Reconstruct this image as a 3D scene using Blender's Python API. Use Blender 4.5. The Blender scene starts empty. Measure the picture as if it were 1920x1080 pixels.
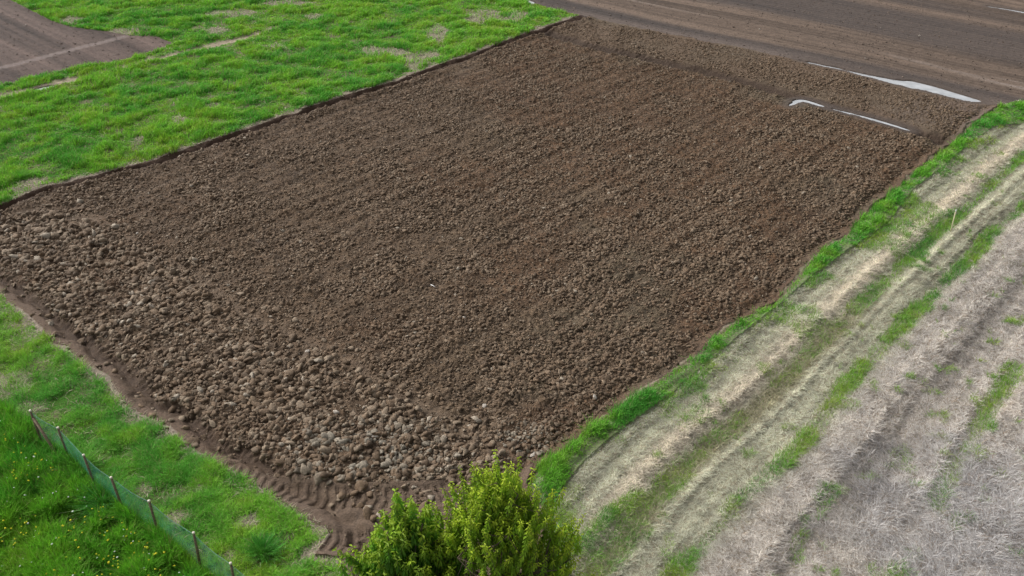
import bpy, math, random
import numpy as np
from mathutils import Vector

random.seed(7)
RNG = np.random.default_rng(11)
SC = bpy.context.scene

# ------------------------------------------------------------------ camera
CAM_H = 18.0
PITCH = math.radians(33.38)
FPX = 1650.0                       # focal length in pixels of the 1920 px wide photograph
CP, SP = math.cos(PITCH), math.sin(PITCH)
cd = bpy.data.cameras.new('camera')
cam = bpy.data.objects.new('camera', cd)
SC.collection.objects.link(cam)
cam.location = (0, 0, CAM_H)
cam.rotation_euler = (math.pi / 2 - PITCH, 0, 0)
cd.sensor_width = 36.0
cd.lens = FPX / 1920.0 * 36.0
cd.clip_start = 0.2
cd.clip_end = 6000
SC.camera = cam

# ------------------------------------------------------------------ sky, sun, exposure
SUN_EL, SUN_AZ = math.radians(42), math.radians(-58)     # azimuth measured from +Y towards +X
w = bpy.data.worlds.new('World')
SC.world = w
w.use_nodes = True
nt = w.node_tree
bg = nt.nodes['Background']
sky = nt.nodes.new('ShaderNodeTexSky')
sky.sky_type = 'NISHITA'
sky.sun_disc = False
sky.sun_elevation = SUN_EL
sky.sun_rotation = SUN_AZ
sky.air_density = 1.0
sky.dust_density = 5.0
hsv = nt.nodes.new('ShaderNodeHueSaturation')            # cloud cover takes the blue out of the sky
hsv.inputs['Saturation'].default_value = 0.22
nt.links.new(sky.outputs['Color'], hsv.inputs['Color'])
nt.links.new(hsv.outputs['Color'], bg.inputs['Color'])
bg.inputs['Strength'].default_value = 0.10
sd = bpy.data.lights.new('sun', 'SUN')
sd.energy = 1.5
sd.angle = math.radians(10)
sd.color = (1.0, 0.965, 0.92)
sun = bpy.data.objects.new('sun', sd)
SC.collection.objects.link(sun)
sdir = Vector((math.sin(SUN_AZ) * math.cos(SUN_EL), math.cos(SUN_AZ) * math.cos(SUN_EL), math.sin(SUN_EL)))
sun.rotation_euler = sdir.to_track_quat('Z', 'Y').to_euler()
sun.location = (0, 0, 60)
SC.view_settings.view_transform = 'Standard'
SC.view_settings.look = 'None'
SC.view_settings.exposure = 0.75
SC.view_settings.gamma = 1.0
SC.view_settings.use_curve_mapping = False

# ------------------------------------------------------------------ helpers
def gp(px, py, h=0.0):
    """the place on the land (at height h) seen at photograph pixel px, py"""
    u, v = (px - 960) / FPX, (py - 540) / FPX
    z = (CAM_H - h) / (SP + v * CP)
    return (u * z, z * (CP - v * SP))

def world_line(pts):
    return np.array([gp(*p) for p in pts])

def hash2(ix, iy, seed):
    ix = ix.astype(np.int64); iy = iy.astype(np.int64)
    h = (ix * 374761393 + iy * 668265263 + seed * 2147483647 + 974711) & 0xFFFFFFFF
    h = ((h ^ (h >> 13)) * 1274126177) & 0xFFFFFFFF
    h = ((h ^ (h >> 16)) * 2246822519) & 0xFFFFFFFF
    h = h ^ (h >> 15)
    return (h & 0xFFFFFF) / float(0x1000000)

def vnoise(x, y, seed=0):
    ix, iy = np.floor(x), np.floor(y)
    fx, fy = x - ix, y - iy
    fx = fx * fx * (3 - 2 * fx); fy = fy * fy * (3 - 2 * fy)
    a = hash2(ix, iy, seed); b = hash2(ix + 1, iy, seed)
    c = hash2(ix, iy + 1, seed); d = hash2(ix + 1, iy + 1, seed)
    return (a + (b - a) * fx) * (1 - fy) + (c + (d - c) * fx) * fy

def fbm(x, y, scale, octv=3, seed=0):
    s = 0.0; a = 1.0; t = 0.0; f = 1.0 / scale
    for o in range(octv):
        ca, sa = math.cos(o * 1.1 + seed), math.sin(o * 1.1 + seed)
        s = s + a * vnoise((x * ca - y * sa) * f, (x * sa + y * ca) * f, seed * 17 + o)
        t += a; a *= 0.5; f *= 2.03
    return s / t

def clods(x, y, cell, rmin, rmax, seed, flat=0.6):
    ix, iy = np.floor(x / cell), np.floor(y / cell)
    best = np.zeros_like(x); rid = np.zeros_like(x)
    for dx in (-1, 0, 1):
        for dy in (-1, 0, 1):
            cx, cy = ix + dx, iy + dy
            px = (cx + hash2(cx, cy, seed)) * cell
            py = (cy + hash2(cx, cy, seed + 1)) * cell
            r = rmin + (rmax - rmin) * hash2(cx, cy, seed + 2) ** 1.6
            an = hash2(cx, cy, seed + 3) * 3.14
            ex = 0.65 + 0.7 * hash2(cx, cy, seed + 4)
            ca, sa = np.cos(an), np.sin(an)
            qx = ((x - px) * ca + (y - py) * sa) / ex
            qy = -(x - px) * sa + (y - py) * ca
            d2 = (qx * qx + qy * qy) / (r * r)
            h = np.where(d2 < 1, r * np.sqrt(np.maximum(0, 1 - d2)) * flat, 0) 
            m = h > best
            best = np.where(m, h, best); rid = np.where(m, hash2(cx, cy, seed + 5), rid)
    return best, rid

def line_dist(x, y, L):
    """distance to a polyline, and the length run along it"""
    best = np.full(x.shape, 1e9); run = np.zeros(x.shape); s0 = 0.0
    for a, b in zip(L[:-1], L[1:]):
        d = b - a; ln = math.hypot(*d)
        t = np.clip(((x - a[0]) * d[0] + (y - a[1]) * d[1]) / (ln * ln), 0, 1)
        q = np.hypot(x - a[0] - t * d[0], y - a[1] - t * d[1])
        m = q < best
        best = np.where(m, q, best); run = np.where(m, s0 + t * ln, run)
        s0 += ln
    return best, run

def inside(x, y, P):
    r = np.zeros(x.shape, bool)
    n = len(P)
    for i in range(n):
        (x1, y1), (x2, y2) = P[i], P[(i + 1) % n]
        if y1 == y2: continue
        c = ((y1 > y) != (y2 > y)) & (x < (x2 - x1) * (y - y1) / (y2 - y1) + x1)
        r ^= c
    return r

def smooth(a, b, v):
    t = np.clip((v - a) / (b - a), 0, 1)
    return t * t * (3 - 2 * t)

def mix(a, b, m):
    return a + (np.asarray(b) - a) * m[..., None]

def mesh_np(name, verts, faces, mat, tint=None, smooth_shade=False, parent=None):
    """faces: list of (n,k) int arrays"""
    me = bpy.data.meshes.new(name)
    me.vertices.add(len(verts))
    me.vertices.foreach_set('co', np.ascontiguousarray(verts, np.float32).ravel())
    loops = np.concatenate([f.ravel() for f in faces]).astype(np.int32)
    tot = np.concatenate([np.full(len(f), f.shape[1], np.int32) for f in faces])
    st = np.concatenate([[0], np.cumsum(tot)[:-1]]).astype(np.int32)
    me.loops.add(len(loops)); me.loops.foreach_set('vertex_index', loops)
    me.polygons.add(len(tot)); me.polygons.foreach_set('loop_start', st); me.polygons.foreach_set('loop_total', tot)
    me.update(calc_edges=True)
    if smooth_shade:
        me.polygons.foreach_set('use_smooth', np.ones(len(tot), bool))
    if tint is not None:
        at = me.attributes.new('tint', 'FLOAT_COLOR', 'POINT')
        c = np.ones((len(verts), 4), np.float32); c[:, :3] = tint
        at.data.foreach_set('color', c.ravel())
    me.materials.append(mat)
    o = bpy.data.objects.new(name, me)
    SC.collection.objects.link(o)
    if parent: o.parent = parent
    return o

def tag(o, label=None, cat=None, group=None, kind=None):
    if label: o['label'] = label
    if cat: o['category'] = cat
    if group: o['group'] = group
    if kind: o['kind'] = kind
    return o

def empty(name, loc, label, cat, group=None):
    o = bpy.data.objects.new(name, None); SC.collection.objects.link(o)
    o.location = loc; o.empty_display_size = 0.3
    return tag(o, label, cat, group)

# ------------------------------------------------------------------ materials
def material(name, rough=0.9, spec=0.25, colour=None, var=0.25, nscale=25.0, bump=0.0, bscale=60.0, bdist=0.02, transl=0.0, detail=5):
    m = bpy.data.materials.new(name); m.use_nodes = True
    t = m.node_tree; N = t.nodes; L = t.links
    b = N['Principled BSDF']
    b.inputs['Roughness'].default_value = rough
    b.inputs['Specular IOR Level'].default_value = spec
    geo = N.new('ShaderNodeTexCoord')
    if colour is None:
        a = N.new('ShaderNodeAttribute'); a.attribute_name = 'tint'; src = a.outputs['Color']
    else:
        r = N.new('ShaderNodeRGB'); r.outputs[0].default_value = (*colour, 1); src = r.outputs[0]
    if var > 0:
        n = N.new('ShaderNodeTexNoise'); n.inputs['Scale'].default_value = nscale; n.inputs['Detail'].default_value = detail
        L.new(geo.outputs['Object'], n.inputs['Vector'])
        mr = N.new('ShaderNodeMapRange'); mr.inputs[1].default_value = 0.3; mr.inputs[2].default_value = 0.7
        mr.inputs[3].default_value = 1 - var; mr.inputs[4].default_value = 1 + var
        L.new(n.outputs[0], mr.inputs[0])
        vm = N.new('ShaderNodeVectorMath'); vm.operation = 'SCALE'
        L.new(src, vm.inputs[0]); L.new(mr.outputs[0], vm.inputs['Scale']); src = vm.outputs[0]
    L.new(src, b.inputs['Base Color'])
    if bump > 0:
        n2 = N.new('ShaderNodeTexNoise'); n2.inputs['Scale'].default_value = bscale; n2.inputs['Detail'].default_value = 6
        L.new(geo.outputs['Object'], n2.inputs['Vector'])
        bp = N.new('ShaderNodeBump'); bp.inputs['Strength'].default_value = bump; bp.inputs['Distance'].default_value = bdist
        L.new(n2.outputs[0], bp.inputs['Height']); L.new(bp.outputs[0], b.inputs['Normal'])
    if transl > 0:
        tr = N.new('ShaderNodeBsdfTranslucent'); mx = N.new('ShaderNodeMixShader'); mx.inputs[0].default_value = transl
        L.new(src, tr.inputs['Color']); L.new(b.outputs[0], mx.inputs[1]); L.new(tr.outputs[0], mx.inputs[2])
        L.new(mx.outputs[0], N['Material Output'].inputs['Surface'])
    return m

M_soil = material('ploughed_soil', 0.85, 0.3, var=0.28, nscale=14, bump=0.9, bscale=28, bdist=0.05)
M_clod = material('soil_clod', 0.8, 0.35, var=0.25, nscale=16, bump=0.8, bscale=30, bdist=0.03)
M_tilled = material('harrowed_soil', 0.9, 0.25, var=0.22, nscale=9, bump=0.7, bscale=18, bdist=0.04)
M_turf = material('turf_soil', 0.95, 0.2, var=0.3, nscale=8, bump=0.5, bscale=25, bdist=0.03)
M_thatch = material('mown_thatch', 0.95, 0.2, var=0.25, nscale=12, bump=0.8, bscale=30, bdist=0.03)
M_grass = material('grass_blades', 0.65, 0.25, var=0.0, transl=0.3)
M_straw = material('dry_straw', 0.8, 0.2, var=0.0, transl=0.1)
M_leaf = material('tree_leaves', 0.5, 0.3, var=0.0, transl=0.45)
M_bark = material('bark', 0.9, 0.2, colour=(0.11, 0.085, 0.06), var=0.35, nscale=20, bump=0.6, bscale=40)
M_petal = material('petals', 0.6, 0.2, var=0.0, transl=0.2)
M_post = material('weathered_wood', 0.85, 0.2, colour=(0.17, 0.13, 0.09), var=0.4, nscale=18, bump=0.5, bscale=50, bdist=0.01)
M_cut = material('pale_cut_wood', 0.8, 0.2, colour=(0.62, 0.57, 0.48), var=0.15, nscale=30)
M_net = material('green_netting', 0.6, 0.3, colour=(0.10, 0.42, 0.36), var=0.5, nscale=2.2)
M_wire = material('fence_wire', 0.6, 0.3, colour=(0.10, 0.20, 0.17), var=0.1)
M_stone = material('pale_stone', 0.85, 0.3, colour=(0.38, 0.34, 0.29), var=0.3, nscale=20, bump=0.5, bscale=30, bdist=0.02)
M_paper = material('white_scrap', 0.5, 0.3, colour=(0.8, 0.8, 0.78), var=0.08)
M_stake = material('stake_wood', 0.7, 0.2, colour=(0.68, 0.60, 0.42), var=0.15, nscale=20)
mw = material('muddy_sky_tinted_water', 0.06, 1.0, colour=(0.37, 0.38, 0.39), var=0.2, nscale=1.5)  # pale base: milky mud plus bright sky reflection put into the colour
mw.node_tree.nodes['Principled BSDF'].inputs['IOR'].default_value = 1.5
M_water = mw

# ------------------------------------------------------------------ lines of the place
LEFT = [(-300, 462), (-120, 418), (0, 385), (67, 354), (187, 325), (300, 296), (467, 240), (640, 184), (757, 147), (813, 124), (893, 97), (973, 67), (1023, 49), (1087, 28)]
FAR = [(1087, 28), (1180, 47), (1280, 67), (1380, 87), (1480, 110), (1613, 141), (1697, 163), (1827, 192), (1873, 197)]
RIGHT = [(1873, 197), (1820, 233), (1787, 267), (1743, 297), (1670, 360), (1613, 403), (1590, 433), (1553, 460), (1513, 493), (1493, 520), (1447, 567), (1407, 582), (1347, 623), (1280, 680), (1180, 747), (1093, 807), (1057, 843), (1007, 870), (983, 907), (997, 930), (1017, 950), (1024, 985)]
NEAR = [(-300, 355), (-130, 460), (0, 550), (80, 620), (213, 720), (227, 737), (253, 768), (300, 789), (350, 832), (427, 875), (493, 915), (533, 942), (583, 969), (623, 995), (600, 1020), (590, 1040), (640, 1050), (665, 1120)]
wL, wF, wR, wN = map(world_line, (LEFT, FAR, RIGHT, NEAR))
PLOUGH = np.concatenate([wL[1:], wF[1:], wR[1:], world_line([(1030, 1130)]), wN[::-1][:-1], world_line([(-300, 462)])])
TILL = world_line([(-900, 330), (0, 160), (117, 134), (227, 113), (290, 96), (325, 80), (293, 68), (243, 67), (190, 58), (133, 50), (100, 40), (60, 20), (20, 0), (-100, -60), (-1500, -150)])
c0, c1 = gp(975, -3), gp(1873, 197)
HARROW = np.concatenate([world_line([(1045, 20), (1000, 6), (975, -3)]), [(c0[0] - 40, c0[1] + 90), (-900, 4000), (4000, 4000), (4000, c1[1] + 120)], world_line([(2300, 175), (1920, 190)]), wF[::-1]])
vo = [(1920, 230), (1863, 240), (1820, 270), (1763, 320), (1713, 357), (1663, 420), (1600, 463), (1520, 520), (1467, 567), (1407, 613), (1357, 653), (1280, 717), (1267, 733), (1173, 800), (1097, 863), (1050, 923), (1037, 953), (1036, 990)]
VERGE = np.concatenate([wR, world_line(vo[::-1]), world_line([(2200, 215), (2200, 183), (1920, 192)])])
MOWN = np.concatenate([wR, world_line([(1035, 1010), (1050, 1060), (1060, 1200), (1080, 2500)]), [(600, -40), (4000, -40), (4000, c1[1] + 120)], world_line([(2300, 175), (1920, 190)])])
INNER = world_line([(1030, 62), (1107, 84), (1213, 108), (1340, 136), (1413, 157), (1480, 178), (1549, 199), (1615, 216), (1707, 244), (1760, 262)])
HEADN = np.concatenate([world_line([(-250, 400), (0, 395), (150, 388), (330, 490), (480, 590), (620, 650), (760, 735), (870, 790), (960, 850), (985, 880), (1000, 1100), (640, 1100)]), wN[::-1]])
HLINE = world_line([(-250, 400), (0, 395), (150, 388), (330, 490), (480, 590), (620, 650), (760, 735), (870, 790), (960, 850), (985, 880)])
TRACKED = world_line([(400, 862), (520, 884), (700, 905), (850, 900), (940, 885), (1000, 868), (990, 905), (1030, 1000), (1030, 1120), (640, 1120), (580, 1040)])
TRACKLINE = world_line([(-300, 262), (0, 182), (60, 168), (150, 143), (250, 118), (340, 97), (430, 77), (520, 50)])
G1 = world_line([(2050, 190), (1920, 290), (1880, 325), (1840, 366), (1767, 426), (1737, 455), (1680, 502), (1647, 535), (1607, 572), (1563, 619), (1513, 662), (1470, 710), (1413, 765), (1347, 815), (1290, 862), (1230, 925), (1187, 985), (1157, 1022), (1107, 1075), (1060, 1140)])
G1B = world_line([(1200, 920), (1140, 967), (1100, 1010), (1050, 1050), (1010, 1100)])
G2 = world_line([(2100, 240), (1920, 382), (1867, 425), (1827, 470), (1800, 495), (1747, 548), (1700, 598), (1663, 638), (1630, 671), (1600, 707), (1580, 728), (1557, 763), (1523, 800), (1487, 840), (1447, 880), (1397, 922), (1363, 960), (1323, 1007), (1270, 1065), (1210, 1130)])
G3 = world_line([(1905, 680), (1840, 790), (1800, 855), (1760, 915), (1730, 1000), (1700, 1055), (1660, 1120)])
G4 = world_line([(1700, 780), (1620, 850), (1560, 915), (1510, 990), (1470, 1060)])
FENCE = [(78, 834), (130, 862), (180, 917), (232, 958), (298, 1006), (377, 1066), (446, 1116), (515, 1170)]
wFence = world_line([(-60, 700), (30, 790)] + FENCE)
MEADN = np.concatenate([world_line([(-300, 690), (-40, 735), (60, 800)] + FENCE + [(600, 1260), (-400, 1500)])])
PUD_A = world_line([(1487, 110), (1560, 124), (1625, 139), (1690, 151), (1708, 150), (1760, 163), (1807, 178), (1850, 190), (1820, 191), (1787, 183), (1752, 174), (1695, 161), (1640, 147), (1590, 134), (1527, 120)])
PUD_B1 = world_line([(1475, 199), (1488, 186.5), (1505, 185), (1524, 190), (1554, 200.5), (1551, 202), (1521, 193), (1503, 189), (1490, 197)])
PUD_B2 = world_line([(1560, 202.5), (1615, 215.2), (1665, 229), (1709, 243.3), (1703, 244), (1660, 230.5), (1610, 217.5), (1562, 204.5)])
PUD_C = world_line([(1788, 207), (1808, 208), (1815, 213), (1797, 212)])
PUD_D = world_line([(57, 170), (70, 165), (100, 159), (101, 163), (72, 171), (60, 174)])
PUD_E = world_line([(962, -6), (985, -3), (1005, 4), (998, 7), (975, 2)])
STREAK_F = world_line([(1850, 10), (1925, 22), (1990, 36), (1990, 37), (1915, 22.5), (1850, 11.5)])  # a pale streak, no puddle, drawn as a water sheet
def rounded(P, k=2):
    for _ in range(k):
        N_ = np.roll(P, -1, 0); P = np.stack([P * .75 + N_ * .25, P * .25 + N_ * .75], 1).reshape(-1, 2)
    return P
PUD_A, PUD_B1, PUD_B2, PUD_D, PUD_E, STREAK_F = [rounded(P) for P in (PUD_A, PUD_B1, PUD_B2, PUD_D, PUD_E, STREAK_F)]
PUDS = [PUD_A, PUD_B1, PUD_B2, PUD_D, PUD_E, STREAK_F]
RING = gp(1512, 588)
YSPLIT = gp(0, 465)[1]
pd = wF[6] - wF[1]; pd /= math.hypot(*pd)       # direction of the far headland and of the harrowed rows
ld = wL[-2] - wL[4]; ld /= math.hypot(*ld)      # direction of ploughing

def land(x, y):
    """height, colour and region of the land at x, y"""
    n = x.shape
    reg = np.full(n, 3)
    wx = 0.45 * (fbm(x, y, 0.8, 3, 171) - .5); wy = 0.45 * (fbm(x, y, 0.8, 3, 172) - .5)     # the edges wander
    inP = inside(x + wx, y + wy, PLOUGH); inT = inside(x, y, TILL); inH = inside(x, y, HARROW); inM = inside(x, y, MOWN)
    reg[inM] = 4; reg[inT] = 2; reg[inH] = 1; reg[inP] = 0
    k = reg == 3
    if k.any():                                          # slivers left by the wandering edges
        a_, _ = line_dist(x[k], y[k], wF); b_, _ = line_dist(x[k], y[k], wR)
        sub = reg[k]; sub[a_ < 0.5] = 1; sub[(b_ < 0.5) & (a_ >= 0.5)] = 4; reg[k] = sub
    h = (fbm(x, y, 9, 2, 3) - 0.5) * 0.25
    col = np.zeros(n + (3,))
    Z = y * CP + CAM_H * SP
    far = smooth(30, 62, Z)
    # ---------------- meadow side
    m = reg == 3
    xx, yy = x[m], y[m]
    b = fbm(xx, yy, 1.6, 3, 5); b2 = fbm(xx, yy, 0.35, 2, 6)
    h[m] += 0.10 * (b - 0.5) + 0.05 * (b2 - 0.5)
    c = mix(np.broadcast_to((0.08, 0.14, 0.03), xx.shape + (3,)).copy(), (0.13, 0.12, 0.07), smooth(0.4, 0.65, b2))
    bare = bare_mask(xx, yy)
    c = mix(c, (0.23, 0.205, 0.155), bare * (0.5 + 0.4 * b2))
    dt, _ = line_dist(xx, yy, TRACKLINE)
    c = mix(c, (0.30, 0.25, 0.18), smooth(0.75, 0.2, dt + 0.5 * (b2 - .5)))
    h[m] -= 0.06 * smooth(0.5, 0.1, dt)
    dl, _ = line_dist(xx, yy, wL); dn, _ = line_dist(xx, yy, wN)
    edge = np.minimum(dl, dn)
    c = mix(c, (0.22, 0.18, 0.145), smooth(0.7, 0.1, edge + 0.7 * (b - 0.5)))
    col[m] = c
    # ---------------- harrowed soil
    for rid, base, dirn in ((1, (0.108, 0.078, 0.059), pd), (2, (0.088, 0.062, 0.052), (gp(0, 30)[0] - gp(60, 60)[0], gp(0, 30)[1] - gp(60, 60)[1]))):
        m = reg == rid
        xx, yy = x[m], y[m]
        dn_ = math.hypot(*dirn); ux, uy = dirn[0] / dn_, dirn[1] / dn_
        s = xx * ux + yy * uy; q = -xx * uy + yy * ux
        q = q + 0.25 * (fbm(xx, yy, 12, 2, 8) - .5)
        h[m] += 0.014 * np.sin(q * 2 * math.pi / 0.45) + 0.03 * (vnoise(q * 1.1, s * 0.03, 9) - .5) + 0.03 * (fbm(xx, yy, 0.22, 2, 10) - .5)
        cc, _ = clods(xx, yy, 0.35, 0.02, 0.08, 200, 0.5)
        h[m] += cc * 0.25
        band = vnoise(q * 0.30 + 3, s * 0.012, 11); band2 = vnoise(q * 1.5, s * 0.03, 12); band3 = vnoise(q * 4.5, s * 0.06, 13)
        c = np.broadcast_to(base, xx.shape + (3,)) * (0.74 + 0.25 * band + 0.75 * (band2 - .4) + 0.55 * (band3 - .5) + 0.35 * (fbm(xx, yy, 0.3, 2, 18) - .5))[..., None]
        if rid == 1:
            c = mix(c, (0.050, 0.043, 0.042), smooth(0.48, 0.66, fbm(s * 0.05, q, 4, 4, 14)) * 0.6)   # damp bands
            pale = smooth(0.86, 0.95, vnoise(q * 1.3, s * 0.02, 15)) * smooth(0.4, 0.7, vnoise(s * 0.35, q * 2, 16))
            c = mix(c, (0.22, 0.18, 0.155), pale * 0.8)
        else:
            pale = smooth(0.80, 0.95, vnoise(q * 0.8, s * 0.03, 17))
            c = mix(c, (0.21, 0.17, 0.155), pale * 0.5)
            dd, _ = line_dist(xx, yy, world_line([(-200, 165), (0, 125), (60, 112), (140, 92), (230, 70)]))
            c = mix(c, (0.21, 0.17, 0.155), smooth(0.5, 0.1, dd) * 0.6)
        dl, _ = line_dist(xx, yy, wF)
        col[m] = mix(c, (0.13, 0.10, 0.085), smooth(1.6, 0.2, dl) * 0.6)
    # ---------------- mown strip and dead grass
    m = reg == 4
    xx, yy = x[m], y[m]
    d1, _ = line_dist(xx, yy, G1); d1b, _ = line_dist(xx, yy, G1B); d2, _ = line_dist(xx, yy, G2); d3, _ = line_dist(xx, yy, G3); d4, _ = line_dist(xx, yy, G4)
    near1 = smooth(34, 22, yy)
    h[m] += -(0.10 + 0.12 * near1) * np.exp(-(d1 / (0.32 + 0.25 * near1)) ** 2) - 0.10 * np.exp(-(d2 / 0.35) ** 2) - 0.10 * np.exp(-(d3 / 0.3) ** 2) - 0.08 * np.exp(-(d4 / 0.3) ** 2)
    right1 = right_of(xx, yy, G1); right2 = right_of(xx, yy, G2)
    h[m] += -0.14 * smooth(0, 0.8, np.where(right1, d1, 0))
    b = fbm(xx, yy, 1.3, 3, 21); b2 = fbm(xx, yy, 0.25, 3, 22)
    s = xx * ld[0] + yy * ld[1]
    ac, al = track_coords(xx, yy)
    st = vnoise(ac * 1.7, al * 0.06, 23); st2 = vnoise(ac * 5.5, al * 0.16, 24)
    h[m] += 0.10 * (b - .5) + 0.09 * (b2 - .5) + 0.14 * (st - .5) + 0.05 * (st2 - .5)
    c = np.broadcast_to((0.38, 0.38, 0.25), xx.shape + (3,)) * (0.80 + 0.25 * b2 + 0.45 * (st - .4) + 0.35 * (st2 - .5))[..., None]
    c = mix(c, (0.50, 0.44, 0.34), smooth(0.55, 0.8, st) * 0.8)
    c = mix(c, (0.20, 0.16, 0.11), smooth(0.36, 0.2, st) * smooth(0.35, 0.6, b) * 0.6)
    lil = smooth(-0.3, 0.8, np.where(right2, d2, -d2) + 1.2 * (b - .5))
    c = mix(c, np.array((0.42, 0.37, 0.33)) * (0.8 + 0.4 * st2)[..., None], lil * 0.85) 
    c = mix(c, (0.50, 0.40, 0.32), lil * smooth(0.66, 0.85, st) * 0.8)
    c = mix(c, (0.13, 0.10, 0.07), smooth(0.58, 0.75, b2) * 0.45)
    rt_ = ruts(ac, al); h[m] += 0.06 * rt_; c = c * (1 + 0.28 * rt_)[..., None]
    dirt = smooth(0.35, 0.10, d1 + 0.3 * (b2 - .5)) * 0.6
    c = mix(c, (0.16, 0.115, 0.075), dirt)
    rt = smooth(0.5, 0.15, np.abs(d1 - 0.75)) * (~right1)
    c = mix(c, (0.46, 0.385, 0.30), rt * 0.75)
    dr = np.hypot(xx - RING[0], yy - RING[1]); ring = np.exp(-((dr - 0.40) / 0.15) ** 2)
    h[m] += 0.08 * ring; c = mix(c, (0.46, 0.44, 0.33), ring * 0.6)
    dv, _ = line_dist(xx, yy, wR)
    inV = inside(xx, yy, VERGE)
    c = mix(c, (0.06, 0.09, 0.03), inV * 0.7)
    h[m] += 0.10 * inV * smooth(0, 0.5, dv)
    c = mix(c, (0.12, 0.085, 0.06), smooth(0.30, 0.05, dv) * 0.7)
    col[m] = c
    # ---------------- ploughed soil
    m = reg == 0
    xx, yy = x[m], y[m]
    xw, yw = xx + wx[m], yy + wy[m]
    dl, sl = line_dist(xw, yw, wL); df, sf = line_dist(xx, yy, wF); dr, sr = line_dist(xw, yw, wR); dn, sn = line_dist(xw, yw, wN); di, _ = line_dist(xx, yy, INNER)
    hn = inside(xx, yy, HEADN); tr = inside(xx, yy, TRACKED)
    fh = inside(xx, yy, np.vstack([wF, world_line([(1840, 225)]), INNER[::-1]]))      # beyond the inner furrow
    q = -xx * ld[1] + yy * ld[0]; s = xx * ld[0] + yy * ld[1]
    edge = np.minimum(np.minimum(dl, dn), np.minimum(dr, df))
    en = 0.5 * (fbm(xx, yy, 0.6, 3, 30) - .5)
    rough = smooth(0.35, 0.7, dl + en) * (0.12 + 0.88 * smooth(0.50, 1.0, dn + en)) * (0.15 + 0.85 * smooth(0.05, 0.35, dr + en)) * smooth(0.0, 0.4, df)
    rough = rough * np.where(tr, 0.22, 1)
    wx_, wy_ = xx + 0.10 * (fbm(xx, yy, 0.14, 2, 61) - .5), yy + 0.10 * (fbm(xx, yy, 0.14, 2, 62) - .5)
    c1_, r1 = clods(wx_, wy_, 0.20, 0.05, 0.125, 31, 0.75)
    c2_, r2 = clods(wx_, wy_, 0.13, 0.03, 0.09, 41, 0.75)
    c3_, r3 = clods(wx_, wy_, 0.42, 0.08, 0.20, 51, 0.7)
    dh = headland_depth(xx, yy); big = smooth(-0.7, 0.7, dh + 1.8 * (fbm(xx, yy, 1.8, 3, 63) - .5))
    big = big * (0.6 + 0.4 * smooth(0.35, 0.6, fbm(xx, yy, 2.5, 2, 32)))
    rel = np.maximum(np.maximum(c1_, c2_), c3_ * big * 0.3)
    rel = rel * (1 - 0.45 * big) + 0.05 * big * (fbm(xx, yy, 0.12, 2, 65) - .4) + 0.06 * (fbm(xx, yy, 0.5, 2, 33) - .5) + 0.09 * np.abs(fbm(xx, yy, 0.16, 3, 34) - .5)
    fur = 0.5 + 0.35 * np.sin(q * 2 * math.pi / 0.85 + 1.5 * fbm(xx, yy, 4, 2, 35)) + 0.5 * (vnoise(q / 0.42, s * 0.1, 36) - .5)
    rel = rel * (0.35 + 1.25 * smooth(0.25, 0.75, fbm(xx, yy, 0.9, 2, 37))) + 0.10 * (fur - .5) * (~fh)
    fhm = np.where(fh, 0.95, 1.0)
    rel = rel * (0.72 + 0.2 * big)
    sep = np.exp(-((dh - 0.15 + 0.5 * en) / 0.28) ** 2)
    hh = h[m] + 0.02 + rel * rough * fhm * (1 - 0.6 * sep) - 0.05 * sep
    hh -= 0.30 * np.exp(-((dl - 0.40 + en * .2) / 0.25) ** 2) * (0.8 + 0.4 * fbm(xx, yy, .5, 2, 38))
    hh += 0.09 * np.exp(-((dl - 0.95) / 0.3) ** 2)
    hh -= 0.26 * np.exp(-((di + en * .5) / 0.40) ** 2)
    hh -= 0.20 * np.exp(-((dn + en * .5 - 0.58) / 0.22) ** 2) 
    lug = np.sin(2 * math.pi * (sn + 0.6 * np.abs(dn - 0.9) + 0.40 * fbm(xx, yy, .7, 3, 39)) / 0.27)
    lugm = smooth(0.6, 0.8, dn) * smooth(1.25, 1.0, dn) * (~tr) * smooth(0.2, 0.5, fbm(xx, yy, 1.7, 2, 64))
    hh += 0.042 * lugm * smooth(-0.3, 0.6, lug)
    hh -= 0.10 * np.exp(-((dr + en * .4 - 0.35) / 0.2) ** 2)
    curve = world_line([(430, 880), (520, 915), (620, 930), (720, 935), (820, 928), (900, 905), (960, 880)])
    for off in (0.0, 1.5):
        dc, scv = line_dist(xx, yy + off, curve)
        lg = np.sin(2 * math.pi * (scv + 0.3 * dc + 0.2 * fbm(xx, yy, .8, 2, 60)) / 0.28)
        cm = smooth(0.42, 0.28, dc)
        hh += cm * (0.045 * smooth(-.3, .6, lg) - 0.07) + 0.06 * np.exp(-((dc - 0.55) / 0.15) ** 2) * tr
    h[m] = hh
    h[m] += 0.0; tone = fbm(xx, yy, 5, 3, 40); t2 = fbm(xx, yy, 0.7, 3, 42); rr = np.where(c1_ > c2_, r1, r2)
    c = np.broadcast_to((0.094, 0.063, 0.040), xx.shape + (3,)).copy()
    c = mix(c, (0.096, 0.058, 0.034), smooth(0.38, 0.60, tone + 0.012 * (xx - 4)))               # redder, moister
    c = mix(c, (0.088, 0.068, 0.045), smooth(0.55, 0.35, tone) * smooth(-3, 6, xx + 2))
    fl = fbm(xx, yy, 0.13, 2, 66)
    c = c * (0.62 + 0.40 * rr + 0.35 * (t2 - .3) + 0.30 * (fur - .5) * (~fh) + 0.9 * (fl - .42))[..., None]
    c = mix(c, (0.19, 0.15, 0.112), smooth(0.86, 1, rr) * 0.6)
    c = mix(c, (0.165, 0.125, 0.095), sep * 0.35)
    c = mix(c, (0.115, 0.084, 0.059), big * smooth(0.25, 0.9, rr) * 0.8)
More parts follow.
